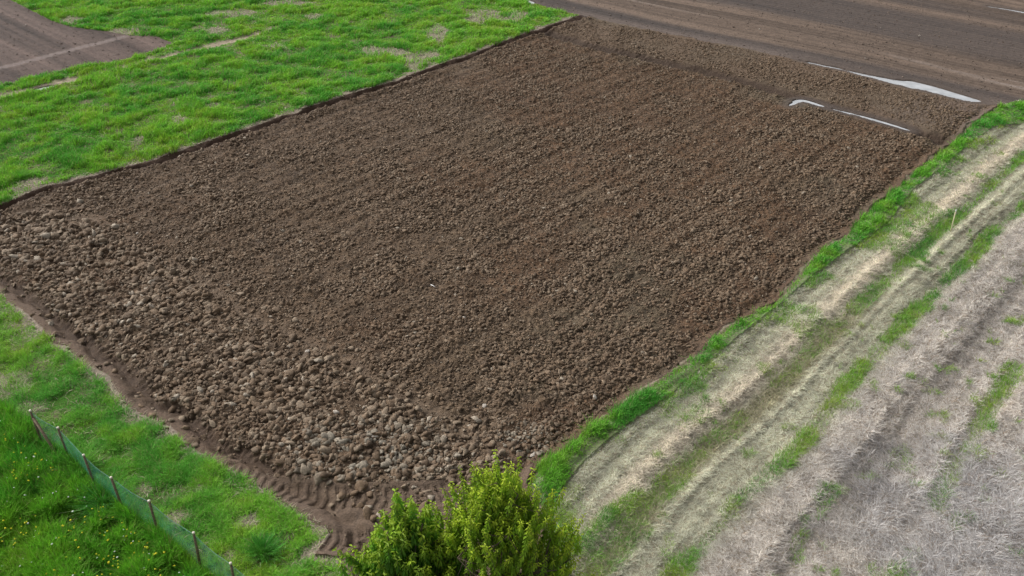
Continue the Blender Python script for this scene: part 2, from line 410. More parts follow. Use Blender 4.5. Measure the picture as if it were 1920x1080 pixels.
    c = mix(c, (0.125, 0.092, 0.068), fh * 0.6)
    c = mix(c, (0.055, 0.031, 0.020), smooth(0.75, 0.35, np.abs(dl - 0.32) + en * .4) * 0.95)       # left furrow darker and redder
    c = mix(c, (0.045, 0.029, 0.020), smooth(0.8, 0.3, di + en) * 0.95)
    sm = smooth(0.50, 0.25, dn + en) ; c = mix(c, (0.125, 0.088, 0.068), sm * 0.8)
    c = mix(c, (0.060, 0.040, 0.030), np.exp(-((dn + en * .5 - 0.62) / 0.25) ** 2) * 0.75 * (~tr))
    c = mix(c, (0.120, 0.088, 0.066), smooth(0.6, 0.15, dr + en) * 0.4)
    c = mix(c, (0.125, 0.092, 0.073), tr * (0.25 + 0.75 * t2))
    c = mix(c, (0.12, 0.075, 0.055), smooth(0.25, 0.05, dr) * smooth(.5, .65, tone) * 0.4)
    wet = smooth(3.0, 0.5, np.hypot((xx - gp(1800, 215)[0]) * 0.5, yy - gp(1800, 215)[1]))
    c = mix(c, (0.15, 0.12, 0.11), wet * 0.5)
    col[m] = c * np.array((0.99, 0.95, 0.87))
    # ---------------- puddles press the land down to their water
    for P in PUDS:
        bx0, by0 = P.min(0) - 3; bx1, by1 = P.max(0) + 3
        k = (x > bx0) & (x < bx1) & (y > by0) & (y < by1)
        if not k.any(): continue
        xx, yy = x[k], y[k]
        d, _ = line_dist(xx, yy, np.vstack([P, P[:1]])); sdv = np.where(inside(xx, yy, P), -d, d)
        f = smooth(0.9, 0.25, sdv)
        flatv = -0.02 + (h[k] + 0.02) * 0.16 + 0.02
        hk = h[k] * (1 - f) + flatv * f
        lo = smooth(0.06, -0.04, sdv + 0.30 * (fbm(xx, yy, 0.45, 3, 70) - .45))
        h[k] = hk * (1 - lo) + (-0.17 + 0.1 * (h[k] - hk)) * lo
        col[k] = mix(col[k], (0.075, 0.058, 0.048), smooth(0.7, 0.1, sdv) * 0.7)
    return h, np.clip(col, 0.005, 0.9), reg

def track_coords(x, y):
    """metres across and along the mowing rows"""
    a, s1 = line_dist(x, y, G1); b, s2 = line_dist(x, y, G2)
    r1 = right_of(x, y, G1); r2 = right_of(x, y, G2)
    gap = np.maximum(a + b, 0.1)
    ac = np.where(~r1, -a, np.where(r2, 3.0 + b, 3.0 * a / gap))
    return ac, s2

def ruts(ac, al):
    """pressed wheel tracks: negative in the rut, positive on the straw beside it"""
    w_ = 0.12 * (vnoise(al * 0.5, ac * 0.3, 180) - .5)
    r = np.zeros_like(ac)
    for c_, k_ in ((-1.7, .7), (-3.1, .5), (-0.75, -1.0), (0.9, -.7), (1.25, .9), (2.2, .6), (4.2, -.7), (5.0, .8), (6.6, .7), (7.1, -.7), (8.8, .7), (10.2, -.6), (11.0, .6)):
        r -= k_ * np.exp(-((ac - c_ + w_ * 2) / 0.17) ** 2)
    return r * (0.5 + 0.7 * vnoise(al * 0.25, ac, 181))

def headland_depth(x, y):
    d, _ = line_dist(x, y, HLINE)
    return np.where(inside(x, y, HEADN), d, -d)

def right_of(x, y, L):
    """side of a line that runs from far to near: True on the side of larger x"""
    a = L[np.argsort(L[:, 1])]
    if abs(L[-1, 0] - L[0, 0]) > 2 * abs(L[-1, 1] - L[0, 1]):
        pass
    return x > np.interp(y, a[:, 1], a[:, 0])

BARE_SPOTS = [(345, 226, 26, 9), (262, 262, 12, 8), (400, 200, 22, 7), (790, 105, 36, 14), (820, 62, 24, 18), (730, 95, 40, 10), (905, 30, 40, 14), (400, 57, 30, 6), (520, 87, 20, 6), (590, 31, 18, 5), (440, 25, 45, 10), (60, 343, 30, 14), (200, 350, 8, 5), (775, 122, 20, 10), (690, 93, 12, 10), (970, 30, 26, 12), (540, 4, 60, 6), (20, 725, 36, 26), (52, 765, 30, 16), (265, 915, 22, 14), (330, 965, 26, 16), (375, 915, 22, 14), (430, 1040, 18, 10), (460, 980, 20, 10), (230, 60, 34, 10), (130, 36, 24, 8)]
_bs = []
for (a, b_, c_, d_) in BARE_SPOTS:
    p = gp(a, b_); q1 = gp(a + c_, b_); q2 = gp(a, b_ + d_)
    _bs.append((p[0], p[1], abs(q1[0] - p[0]), max(0.35, abs(q2[1] - p[1]))))
def bare_mask(x, y):
    r = np.zeros_like(x)
    for (cx, cy, rx, ry) in _bs:
        r = np.maximum(r, smooth(1.25, 0.55, np.hypot((x - cx) / rx, (y - cy) / ry) + 0.9 * (fbm(x, y, 0.8, 2, 77) - .5)))
    return r

# ------------------------------------------------------------------ the land as one sheet split by region
STEP = 0.00118
ys = [10.4]
while ys[-1] < 71: ys.append(ys[-1] + STEP * (ys[-1] * CP + CAM_H * SP))
d = ys[-1] - ys[-2]
while ys[-1] < 2600: d *= 1.12; ys.append(ys[-1] + d)
pre = [10.4]; d = 0.03
while pre[-1] > -60: d *= 1.25; pre.append(pre[-1] - d)
ys = np.array(pre[:0:-1] + ys)
ts = list(np.arange(-0.645, 0.6451, STEP)); e = ts[-1]; ext = []
while e < 0.88: e += STEP * 2.2; ext.append(e)
d = STEP * 2.2
while e < 6: d *= 1.22; e += d; ext.append(e)
ts = np.array([-v for v in ext[::-1]] + ts + ext)
def zrow(y): return np.maximum(y * CP + CAM_H * SP, 6.0)
Yg, Tg = np.meshgrid(ys, ts, indexing='ij')
Xg = Tg * zrow(Yg)
Hg, Cg, Rg = land(Xg.ravel(), Yg.ravel())
NR, NC = Xg.shape
HG = Hg.reshape(NR, NC)
def ground(x, y):
    fi = np.interp(y, ys, np.arange(NR)); fj = np.interp(x / zrow(y), ts, np.arange(NC))
    i = np.clip(fi.astype(int), 0, NR - 2); j = np.clip(fj.astype(int), 0, NC - 2)
    a, b = fi - i, fj - j
    return (HG[i, j] * (1 - a) + HG[i + 1, j] * a) * (1 - b) + (HG[i, j + 1] * (1 - a) + HG[i + 1, j + 1] * a) * b
V = np.stack([Xg.ravel(), Yg.ravel(), Hg], 1)
I = np.arange(NR * NC).reshape(NR, NC)
Q = np.stack([I[:-1, :-1], I[:-1, 1:], I[1:, 1:], I[1:, :-1]], -1).reshape(-1, 4)
fr = Rg[Q[:, 0]]
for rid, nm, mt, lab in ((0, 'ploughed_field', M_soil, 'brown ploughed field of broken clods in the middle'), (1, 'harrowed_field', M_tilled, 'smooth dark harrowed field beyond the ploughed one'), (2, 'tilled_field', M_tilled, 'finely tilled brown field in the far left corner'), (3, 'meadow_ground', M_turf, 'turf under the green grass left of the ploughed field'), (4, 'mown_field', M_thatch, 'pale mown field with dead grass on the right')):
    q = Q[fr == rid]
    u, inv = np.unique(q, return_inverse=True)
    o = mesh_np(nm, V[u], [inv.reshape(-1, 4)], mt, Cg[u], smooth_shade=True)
    tag(o, lab, None, None, 'structure')

# ------------------------------------------------------------------ puddles
PN = ['long white puddle at the far edge of the ploughed field', 'short bent puddle at the inner furrow', 'thin puddle along the inner furrow', 'small puddle in the wheel track at left', 'puddle at the far end of the meadow', 'thin pale streak in the harrowed field']
for P, lb in zip(PUDS, PN):
    c = P.mean(0)
    d = P - c; ln = np.hypot(d[:, 0], d[:, 1])[:, None]
    P2 = P + d / ln * (-0.02 if lb.startswith('long') else 0.0)
    n = len(P2)
    v = np.column_stack([P2, np.full(n, -0.045)])
    tag(mesh_np('puddle', v, [np.arange(n)[::-1][None, :] if False else np.arange(n)[None, :]], M_water), lb, None, None, 'structure')

# ------------------------------------------------------------------ scatter helpers
def sample(n, y0=12.6, y1=68, power=1.5, t0=-0.64, t1=0.64):
    """points thinning out with distance"""
    yy = RNG.uniform(y0, y1, n * 3)
    zz = yy * CP + CAM_H * SP
    tt = RNG.uniform(t0, t1, n * 3)
    z0 = y0 * CP + CAM_H * SP
    k = RNG.random(n * 3) < (zz / z0) ** (1 - power)
    yy, zz, tt = yy[k], zz[k], tt[k]
    return tt * zz, yy, zz

def blades(name, x, y, length, width, lean, col, mat, label, sink=0.02, azim=None, cat=None, parent=None, zbase=None, midf=0.55, tipcol=1.25, kind='stuff'):
    n = len(x)
    z = (ground(x, y) if zbase is None else zbase) - sink
    az = RNG.uniform(0, 2 * np.pi, n) if azim is None else azim
    f = RNG.uniform(0, np.pi, n)
    lx, ly = np.cos(az), np.sin(az)
    wx, wy = np.cos(az + np.pi / 2 + (f - np.pi / 2) * 0.6) * width / 2, np.sin(az + np.pi / 2 + (f - np.pi / 2) * 0.6) * width / 2
    s, c = np.sin(lean), np.cos(lean)
    v = np.zeros((n, 5, 3))
    v[:, 0] = np.stack([x - wx, y - wy, z], 1); v[:, 1] = np.stack([x + wx, y + wy, z], 1)
    m = length * midf
    mx, my, mz = x + lx * s * m * 0.7, y + ly * s * m * 0.7, z + c * m + (1 - c) * 0.02
    v[:, 2] = np.stack([mx + wx * .85, my + wy * .85, mz], 1); v[:, 3] = np.stack([mx - wx * .85, my - wy * .85, mz], 1)
    v[:, 4] = np.stack([x + lx * s * length * 1.15, y + ly * s * length * 1.15, z + c * length * 0.88 + (1 - c) * 0.02], 1)
    b = np.arange(n)[:, None] * 5
    quads = b + np.array([[0, 1, 2, 3]]); tris = b + np.array([[3, 2, 4]])
    cc = np.repeat(col[:, None, :], 5, 1)
    cc[:, 4] *= tipcol
    o = mesh_np(name, v.reshape(-1, 3), [quads, tris], mat, np.clip(cc.reshape(-1, 3), 0, 1), parent=parent)
    if label: tag(o, label, cat, None, kind)
    return o

def greens(x, y, seed, lush=0.5):
    n = len(x)
    a = fbm(x, y, 2.2, 3, seed); b = fbm(x, y, 0.5, 2, seed + 1); r = RNG.random(n)
    c = np.broadcast_to((0.210, 0.470, 0.042), (n, 3)).copy()
    c = mix(c, (0.110, 0.365, 0.042), smooth(0.46, 0.68, a * 0.6 + b * 0.4))        # bluish dark green
    c = mix(c, (0.300, 0.440, 0.040), smooth(0.46, 0.28, a * 0.4 + b * 0.6) * 0.6)   # yellow green
    c = mix(c, (0.36, 0.32, 0.15), (r > 0.91) * 0.8)
    return c * (0.7 + 0.6 * RNG.random(n))[:, None]

# ------------------------------------------------------------------ meadow grass at the far left
def far_meadow():
    x, y, z = sample(420000, 27, 70, 1.2, -0.85, 0.12)
    reg = ~inside(x, y, PLOUGH) & ~inside(x, y, TILL) & ~inside(x, y, HARROW) & ~inside(x, y, MOWN)
    dn, _ = line_dist(x, y, wN); dl, _ = line_dist(x, y, wL)
    reg &= y > YSPLIT
    x, y, z, dl = x[reg], y[reg], z[reg], dl[reg]
    bare = bare_mask(x, y)
    dt, _ = line_dist(x, y, TRACKLINE)
    nb = fbm(x, y, 0.9, 3, 81)
    keep = RNG.random(len(x)) < (1 - bare * 0.9) * smooth(0.15, 0.6, dt + 0.6 * (nb - .5)) * smooth(-0.05, 0.4, dl + 0.5 * (nb - 0.5)) * (0.25 + 0.75 * smooth(0.28, 0.42, nb))
    x, y, z = x[keep], y[keep], z[keep]
    n = len(x)
    tuft = fbm(x, y, 0.9, 3, 82)
    ln = (0.10 + 0.30 * smooth(0.3, 0.75, tuft)) * RNG.uniform(0.6, 1.3, n)
    return blades('meadow_grass', x, y, ln, 0.0007 * z * RNG.uniform(0.6, 1.1, n), RNG.uniform(0.1, 0.8, n), greens(x, y, 83), M_grass, 'green meadow grass beyond the left furrow', azim=RNG.normal(-0.4, 1.3, n))
far_meadow()

def near_grass():
    x, y, z = sample(690000, 10.6, 42, 1.7, -0.85, 0.10)
    reg = ~inside(x, y, PLOUGH) & ~inside(x, y, MOWN)
    dn, _ = line_dist(x, y, wN); dl, _ = line_dist(x, y, wL)
    reg &= y <= YSPLIT
    x, y, z, dn = x[reg], y[reg], z[reg], dn[reg]
    tall = inside(x, y, MEADN)
    bare = bare_mask(x, y)
    nb = fbm(x, y, 0.7, 3, 91)
    keep = RNG.random(len(x)) < (1 - bare * 0.8) * smooth(-0.05, 0.35, dn + 0.35 * (nb - 0.5)) * np.where(tall, 1, 0.55 + 0.45 * smooth(0.25, 0.45, nb))
    x, y, z, tall = x[keep], y[keep], z[keep], tall[keep]
    a = ~tall
    n = a.sum()
    tuft = fbm(x[a], y[a], 0.6, 3, 92)
    ln = (0.07 + 0.24 * smooth(0.3, 0.7, tuft)) * RNG.uniform(0.6, 1.3, n)
    blades('verge_grass', x[a], y[a], ln, RNG.uniform(0.010, 0.018, n), RNG.uniform(0.2, 1.1, n), greens(x[a], y[a], 93), M_grass, 'short bright grass between the net fence and the ploughed field')
    a = tall; n = a.sum()
    tuft = fbm(x[a], y[a], 0.8, 3, 94)
    tuft = 0.5 * tuft + 0.5 * fbm(x[a], y[a], 0.30, 2, 96)
    ln = (0.12 + 0.55 * smooth(0.35, 0.65, tuft)) * RNG.uniform(0.5, 1.3, n)
    c = greens(x[a], y[a], 95) * np.array((0.60, 0.72, 0.5)) * (0.6 + 0.9 * tuft)[:, None]
    blades('tall_meadow_grass', x[a], y[a], ln, RNG.uniform(0.012, 0.022, n), RNG.uniform(0.05, 0.7, n), c, M_grass, 'tall dark green flowering meadow in the near left corner')
near_grass()

# ------------------------------------------------------------------ lush strip and green rows on the right
def right_grass():
    x, y, z = sample(700000, 10.6, 60, 1.45, -0.05, 0.85)
    k = inside(x, y, MOWN) | inside(x, y, VERGE)
    x, y, z = x[k], y[k], z[k]
    v = inside(x, y, VERGE); dr, _ = line_dist(x, y, wR)
    gap = smooth(1.6, 0.6, np.hypot((x - gp(1475, 545)[0]), (y - gp(1475, 545)[1])))
    nb = fbm(x, y, 0.7, 3, 101)
    k = v & (RNG.random(len(x)) < smooth(0.0, 0.25, dr + 0.25 * (nb - .4)) * (1 - 0.75 * gap))
    xv, yv, zv = x[k], y[k], z[k]
    n = len(xv); tuft = fbm(xv, yv, 0.6, 3, 102)
    do, _ = line_dist(xv, yv, world_line(vo))
    ln = (0.10 + 0.34 * smooth(0.35, 0.7, tuft)) * RNG.uniform(0.6, 1.3, n) * (0.35 + 0.65 * smooth(0, 0.6, do))
    c = greens(xv, yv, 103) * np.array((0.78, 0.92, 0.90))
    blades('lush_grass_strip', xv, yv, ln, np.maximum(0.013, 0.0006 * zv) * RNG.uniform(0.7, 1.2, n), RNG.uniform(0.1, 0.9, n), c, M_grass, 'lush green grass strip along the right edge of the ploughed field')
    x, y, z = x[~v], y[~v], z[~v]
    d1, s1 = line_dist(x, y, G1); d1b, _ = line_dist(x, y, G1B); d2, s2 = line_dist(x, y, G2); d3, s3 = line_dist(x, y, G3); d4, s4 = line_dist(x, y, G4)
    do, _ = line_dist(x, y, world_line(vo))
    nb = fbm(x, y, 0.8, 3, 104); n2 = fbm(x, y, 1.8, 2, 105)
    p = 0.95 * smooth(0.36, 0.15, d1 + 0.4 * (nb - .45)) * (0.42 + 0.58 * smooth(0.36, 0.50, n2)) * (1 - 0.25 * smooth(19.5, 20.5, y) * smooth(27.5, 25, y))
    p = np.maximum(p, 0.95 * smooth(0.34, 0.15, d1 + 0.6 * (nb - .5)) * smooth(19.5, 18, y))
    p = np.maximum(p, 0.95 * smooth(0.24, 0.08, d1b + 0.2 * (nb - .5)))
    p = np.maximum(p, 0.9 * smooth(0.36, 0.10, d2 + 0.5 * (nb - .5)) * (0.38 + 0.62 * smooth(0.40, 0.52, n2 + 0.16 * smooth(18, 16, y) + 0.16 * smooth(22, 28, y))))
    p = np.maximum(p, 0.55 * smooth(0.40, 0.08, d3 + 0.5 * (nb - .5)) * smooth(0.42, 0.55, n2))
    p = np.maximum(p, 0.4 * smooth(0.30, 0.08, d4 + 0.5 * (nb - .5)) * smooth(0.45, 0.6, n2))
    row = p.copy()
    n3 = fbm(x, y, 0.42, 2, 115)
    p = np.maximum(p, 0.75 * smooth(0.69, 0.78, n3) * smooth(.3, .5, n2))
    p = np.maximum(p, 0.6 * smooth(0.64, 0.76, nb))                       # loose tufts
    rl = right_of(x, y, G1)
    p = np.maximum(p, np.where(~rl, 0.22 + 0.42 * smooth(0.42, 0.62, nb * .5 + n2 * .5) + 0.22 * smooth(0.9, 0, do), 0.04))
    ac, al = track_coords(x, y)
    p = np.maximum(p, 0.35 * smooth(0.62, 0.85, vnoise(ac * 1.4, al * 0.07, 27)) * smooth(.35, .6, nb))
    up = smooth(27, 36, y) * right_of(x, y, G2)
    p = np.maximum(p, 0.65 * up * smooth(0.45, 0.6, nb * .4 + n2 * .6))
    k = RNG.random(len(x)) < p
    x, y, z, p, row = x[k], y[k], z[k], p[k], row[k]
    n = len(x)
    ln = (0.07 + 0.20 * np.maximum(smooth(0.3, 0.9, p), smooth(0.15, 0.5, row))) * RNG.uniform(0.6, 1.3, n)
    c = greens(x, y, 106) * np.array((0.92, 0.82, 1.0))
    c = mix(c, (0.33, 0.40, 0.14), smooth(0.9, 0.3, p) * 0.6 * (1 - smooth(0.1, 0.35, row)))
    blades('sparse_grass', x, y, ln, np.maximum(0.011, 0.0005 * z) * RNG.uniform(0.7, 1.2, n), RNG.uniform(0.2, 1.1, n), c, M_grass, 'green grass growing in rows and tufts through the mown field')
    # dead grass
    x, y, z = sample(660000, 10.6, 60, 1.6, -0.02, 0.85)
    k = inside(x, y, MOWN) & ~inside(x, y, VERGE)
    x, y, z = x[k], y[k], z[k]; n = len(x)
    d2, _ = line_dist(x, y, G2); r2 = right_of(x, y, G2); lil = smooth(-0.3, 0.8, np.where(r2, d2, -d2))
    d1, _ = line_dist(x, y, G1)
    flow = fbm(x, y, 1.2, 2, 110) * 9
    c = np.broadcast_to((0.49, 0.49, 0.37), (n, 3)).copy()
    c = mix(c, (0.55, 0.51, 0.46), lil)
    c = mix(c, (0.25, 0.19, 0.13), (RNG.random(n) < 0.22) * 0.9)
    c = mix(c, (0.72, 0.62, 0.50), smooth(0.5, 0.15, np.abs(d1 - 0.75)) * (~right_of(x, y, G1)) * 0.6)
    bank = smooth(0.45, 0.2, d1) * smooth(30, 24, y)
    c = mix(c, (0.27, 0.24, 0.13), bank * 0.65)
    ac, al = track_coords(x, y)
    cl_ = 0.45 * fbm(x, y, 0.22, 2, 113) + 0.40 * vnoise(ac * 1.7, al * 0.06, 23) + 0.25 * vnoise(ac * 5.5, al * 0.16, 24); c = c * (RNG.uniform(0.7, 1.2, n) * (0.35 + 1.35 * cl_ + 0.33 * ruts(ac, al)))[:, None]
    keep = RNG.random(n) < 0.25 + 0.75 * smooth(0.35, 0.5, fbm(x, y, 0.35, 2, 114)); c[~keep] *= 0.75
    dr = np.hypot(x - RING[0], y - RING[1]); c = mix(c, (0.62, 0.60, 0.46), np.exp(-((dr - 0.40) / 0.16) ** 2))
    cx, cy = gp(1840, 960); heap = smooth(4.5, 1.5, np.hypot(x - cx, y - cy) + 3 * (fbm(x, y, 1.0, 2, 112) - .5))
    thick = np.maximum(lil * smooth(0.5, 0.7, fbm(x, y, 1.1, 2, 111)), heap * 1.4)
    c = mix(c, c * np.array((0.85, 0.88, 0.95)), heap)
    lean = RNG.uniform(1.15, 1.5, n) - 0.35 * thick * RNG.random(n) - bank * 0.8 * RNG.random(n)
    blades('dead_grass', x, y, RNG.uniform(0.07, 0.24, n) * (1 + 0.8 * heap) + 0.12 * bank, np.maximum(0.012, 0.0005 * z) * RNG.uniform(0.6, 1.3, n), lean, c, M_straw, 'flattened pale dead grass covering the mown field', sink=-0.004, azim=flow + RNG.normal(0, 1.6, n), tipcol=1.0)
right_grass()

# dry straw lying in the bare places on the left
def left_straw():
    x, y, z = sample(210000, 10.6, 68, 1.5, -0.85, 0.12)
    k = ~inside(x, y, PLOUGH) & ~inside(x, y, TILL) & ~inside(x, y, HARROW) & ~inside(x, y, MOWN)
    x, y, z = x[k], y[k], z[k]
    dl, _ = line_dist(x, y, wL); dn, _ = line_dist(x, y, wN)
    p = np.maximum(bare_mask(x, y), 0.06); p = np.maximum(p, smooth(0.5, 0.1, np.minimum(dl, dn)) * 0.6)
    k = RNG.random(len(x)) < p
    x, y, z = x[k], y[k], z[k]; n = len(x)
    c = np.broadcast_to((0.42, 0.37, 0.27), (n, 3)) * RNG.uniform(0.6, 1.3, n)[:, None]
    blades('straw_litter', x, y, RNG.uniform(0.1, 0.3, n), np.maximum(0.009, 0.0005 * z), RNG.uniform(1.2, 1.5, n), c, M_straw, 'dry straw litter in the bare spots of the meadow', sink=-0.004, tipcol=1.0)
left_straw()

# ------------------------------------------------------------------ clods
import bmesh
def ico(sub):
    bm = bmesh.new(); bmesh.ops.create_icosphere(bm, subdivisions=sub, radius=1.0)
    v = np.array([p.co[:] for p in bm.verts]); f = np.array([[q.index for q in p.verts] for p in bm.faces]); bm.free()
    return v, f
ICO = {1: ico(1), 2: ico(2), 3: ico(3)}
def lump(sub, rng, amp=0.30, cuts=3):
    v, f = ICO[sub]; v = v.copy()
    for _ in range(cuts + 2):                                   # broken faces
        nrm = rng.normal(size=3); nrm /= np.linalg.norm(nrm); dd = rng.uniform(0.25, 0.75)
        k = v @ nrm - dd; v -= np.where(k > 0, k, 0)[:, None] * nrm
    for _ in range(4):                                      # crumbled hollows and knobs
        nrm = rng.normal(size=3); nrm /= np.linalg.norm(nrm)
        v *= (1 + rng.uniform(-1, 1) * amp * np.exp(-((v - nrm * 0.8) ** 2).sum(1) / 0.35))[:, None]
    v *= (1 + rng.normal(0, amp * 0.42, len(v)))[:, None]
    return v, f
def scatter_lumps(name, x, y, r, col, sub, mat, label, sink=0.35, smooth_shade=False):
    n = len(x); NV = 20; rng = np.random.default_rng(3)
    which = rng.integers(0, NV, n); z = ground(x, y)
    VV, FF, CC = [], [], []; off = 0
    for k in range(NV):
        v, f = lump(sub, rng)
        i = np.where(which == k)[0]
        if not len(i): continue
        m = len(i); a = rng.uniform(0, 2 * np.pi, m); t = rng.uniform(-0.8, 0.8, m)
        sx = r[i] * rng.uniform(0.8, 1.7, m); sy = r[i] * rng.uniform(0.7, 1.1, m); sz = r[i] * rng.uniform(0.5, 0.9, m)
        p = np.stack([v[None, :, 0] * sx[:, None], v[None, :, 1] * sy[:, None], v[None, :, 2] * sz[:, None]], -1)
        ct, st = np.cos(t)[:, None], np.sin(t)[:, None]
        p1 = p[..., 0] * ct + p[..., 2] * st; p2 = -p[..., 0] * st + p[..., 2] * ct
        ca, sa = np.cos(a)[:, None], np.sin(a)[:, None]
        qx = p1 * ca - p[..., 1] * sa; qy = p1 * sa + p[..., 1] * ca
        P = np.stack([qx + x[i][:, None], qy + y[i][:, None], p2 + (z[i] + sz * (1 - 2 * sink) * 0.5)[:, None]], -1)
        VV.append(P.reshape(-1, 3)); FF.append((f[None] + (np.arange(m) * len(v))[:, None, None]).reshape(-1, 3) + off)
        CC.append(np.repeat(col[i], len(v), 0)); off += m * len(v)
    o = mesh_np(name, np.vstack(VV), [np.vstack(FF)], mat, np.vstack(CC), smooth_shade)
    return tag(o, label, None, None, 'stuff')

def field_clods():
    x, y, z = sample(350000, 14, 66, 1.15, -0.85, 0.60)
    k = inside(x, y, PLOUGH)
    x, y, z = x[k], y[k], z[k]
    dl, _ = line_dist(x, y, wL); dn, _ = line_dist(x, y, wN); dr, _ = line_dist(x, y, wR); df, _ = line_dist(x, y, wF); di, _ = line_dist(x, y, INNER)
    hd = headland_depth(x, y); hn = hd + 1.8 * (fbm(x, y, 1.8, 3, 63) - .5) + RNG.normal(0, 0.6, len(x)) > 0.35; tr = inside(x, y, TRACKED)
    pud = np.zeros(len(x), bool)
    for P in PUDS[:3]:
        d, _ = line_dist(x, y, np.vstack([P, P[:1]])); pud |= inside(x, y, P) | (d < 0.12) | ((d < 0.6) & (RNG.random(len(x)) < 0.8))
    nb = fbm(x, y, 1.6, 3, 121)
    en = 0.6 * (fbm(x, y, 0.6, 3, 30) - .5)
    p = 0.85 * smooth(0.5, 0.8, dl + en) * (0.06 + 0.94 * smooth(0.65, 1.1, dn + en)) * smooth(0.12, 0.5, dr + en) * smooth(0.15, 0.5, df) * smooth(0.35, 0.7, di)
    p *= np.where(tr, 0.12, 1) * np.where(np.abs(hd - 0.15) < 0.25, 0.4, 1) * np.where(hn, 0.35 + 0.45 * smooth(0.35, 0.6, fbm(x, y, 0.8, 2, 122)), 0.5 + 0.5 * smooth(0.35, 0.65, nb)) * (~pud)
    k = RNG.random(len(x)) < p
    x, y, z, hn, nb = x[k], y[k], z[k], hn[k], nb[k]
    n = len(x)
    u = RNG.random(n)
    r = np.where(hn, 0.028 + 0.13 * u ** 4.2, 0.022 + 0.065 * u ** 3.0)
    r *= 0.8 + 0.4 * smooth(0.3, 0.7, nb)
    v = RNG.random(n)
    c = np.broadcast_to((0.108, 0.075, 0.050), (n, 3)) * (0.75 + 0.75 * RNG.random(n))[:, None]
    c = mix(c, (0.225, 0.178, 0.135), np.where(hn, smooth(0.45, 1.0, v) * 0.95, smooth(0.62, 1, v) * 0.65))
    c = mix(c, (0.31, 0.275, 0.235), np.where(hn, (v > 0.965), (v > 0.994)) * 0.8)
    gx, gy = gp(690, 845); gr = smooth(2.2, 0.4, np.hypot((x - gx) * 0.55, y - gy)); gx2, gy2 = gp(985, 835); gr = np.maximum(gr, smooth(1.5, 0.3, np.hypot(x - gx2, y - gy2)))
    c = mix(c, (0.25, 0.235, 0.205), gr * (RNG.random(n) < 0.28) * 0.7)          # greyish clay patch
    c = c * np.array((0.99, 0.96, 0.88))
    b = (r > 0.06) & (z < 45)
    scatter_lumps('large_soil_clods', x[b], y[b], r[b], c[b], 2, M_clod, 'large broken clods of soil turned up by the plough')
    scatter_lumps('small_soil_clods', x[~b], y[~b], r[~b], c[~b], 1, M_clod, 'small crumbled clods of soil across the ploughed field')
    print('clods', b.sum(), (~b).sum())
field_clods()
def crumbs():
    x, y, z = sample(7000, 40, 69, 1.0, -0.64, 0.64)
    k = inside(x, y, HARROW) | inside(x, y, TILL); x, y = x[k], y[k]
    for P in (PUD_A, STREAK_F):
        d, _ = line_dist(x, y, np.vstack([P, P[:1]])); kk = ~(inside(x, y, P) | (d < 0.3)); x, y = x[kk], y[kk]
    n = len(x); r = 0.02 + 0.05 * RNG.random(n) ** 4
    c = np.broadcast_to((0.10, 0.075, 0.058), (n, 3)) * RNG.uniform(0.6, 1.7, n)[:, None]
    scatter_lumps('soil_crumbs', x, y, r, c, 1, M_clod, 'small crumbs of soil on the harrowed fields')
crumbs()

# ------------------------------------------------------------------ single stones and scraps
STONES = [((578, 661), 0.15, 'round pale grey stone sitting alone where the large clods end'),
          ((367, 649), 0.12, 'whitish stone in the clods at the left of the field'),
          ((291, 597), 0.09, 'small pale stone high in the clod band at left'),
          ((632, 776), 0.14, 'pale stone in the middle of the large clods'),
          ((908, 762), 0.13, 'pale stone near the lower right corner of the field'),
          ((1115, 748), 0.11, 'tan stone near the lush grass strip'),
          ((1000, 850), 0.15, 'long pale grey stone at the near right corner'),
          ((702, 822), 0.15, 'light grey lump among dark clods near the bottom'),
          ((870, 598), 0.09, 'small pale stone in the middle of the field'),
          ((480, 598), 0.06, 'tiny white stone near the edge of the large clods'),
          ((745, 700), 0.07, 'small light stone right of the large clods'),
          ((1168, 642), 0.05, 'tiny white stone near the right side of the ploughed soil'),
          ((258, 437), 0.10, 'pale round stone at the upper left of the field'),
          ((1652, 54), 0.10, 'pale stone in the harrowed field, nearer the far edge'),
          ((1724, 69), 0.10, 'pale stone on the right of the harrowed field'),
          ((1424, 58), 0.10, 'pale stone on the left of the harrowed field'),
          ((1622, 113), 0.09, 'pale stone in harrowed soil above the long puddle'),
          ((48, 47), 0.12, 'whitish stone in the small tilled field at top left')]
for k, ((px, py), r, lb) in enumerate(STONES):
    rng = np.random.default_rng(500 + k); v, f = lump(2, rng, 0.10, 7); r *= 0.72
    x, y = gp(px, py); zz = float(ground(np.array([x]), np.array([y]))[0])
    v = v * np.array((r * 1.25, r * 0.9, r * 0.72))
    o = mesh_np('stone', v, [f], M_stone, smooth_shade=False)
    o.location = (x, y, zz + r * 0.45); o.rotation_euler = (rng.uniform(-.2, .2), rng.uniform(-.2, .2), rng.uniform(0, 3))
    tag(o, lb, 'stone', 'pale stones lying on the soil')

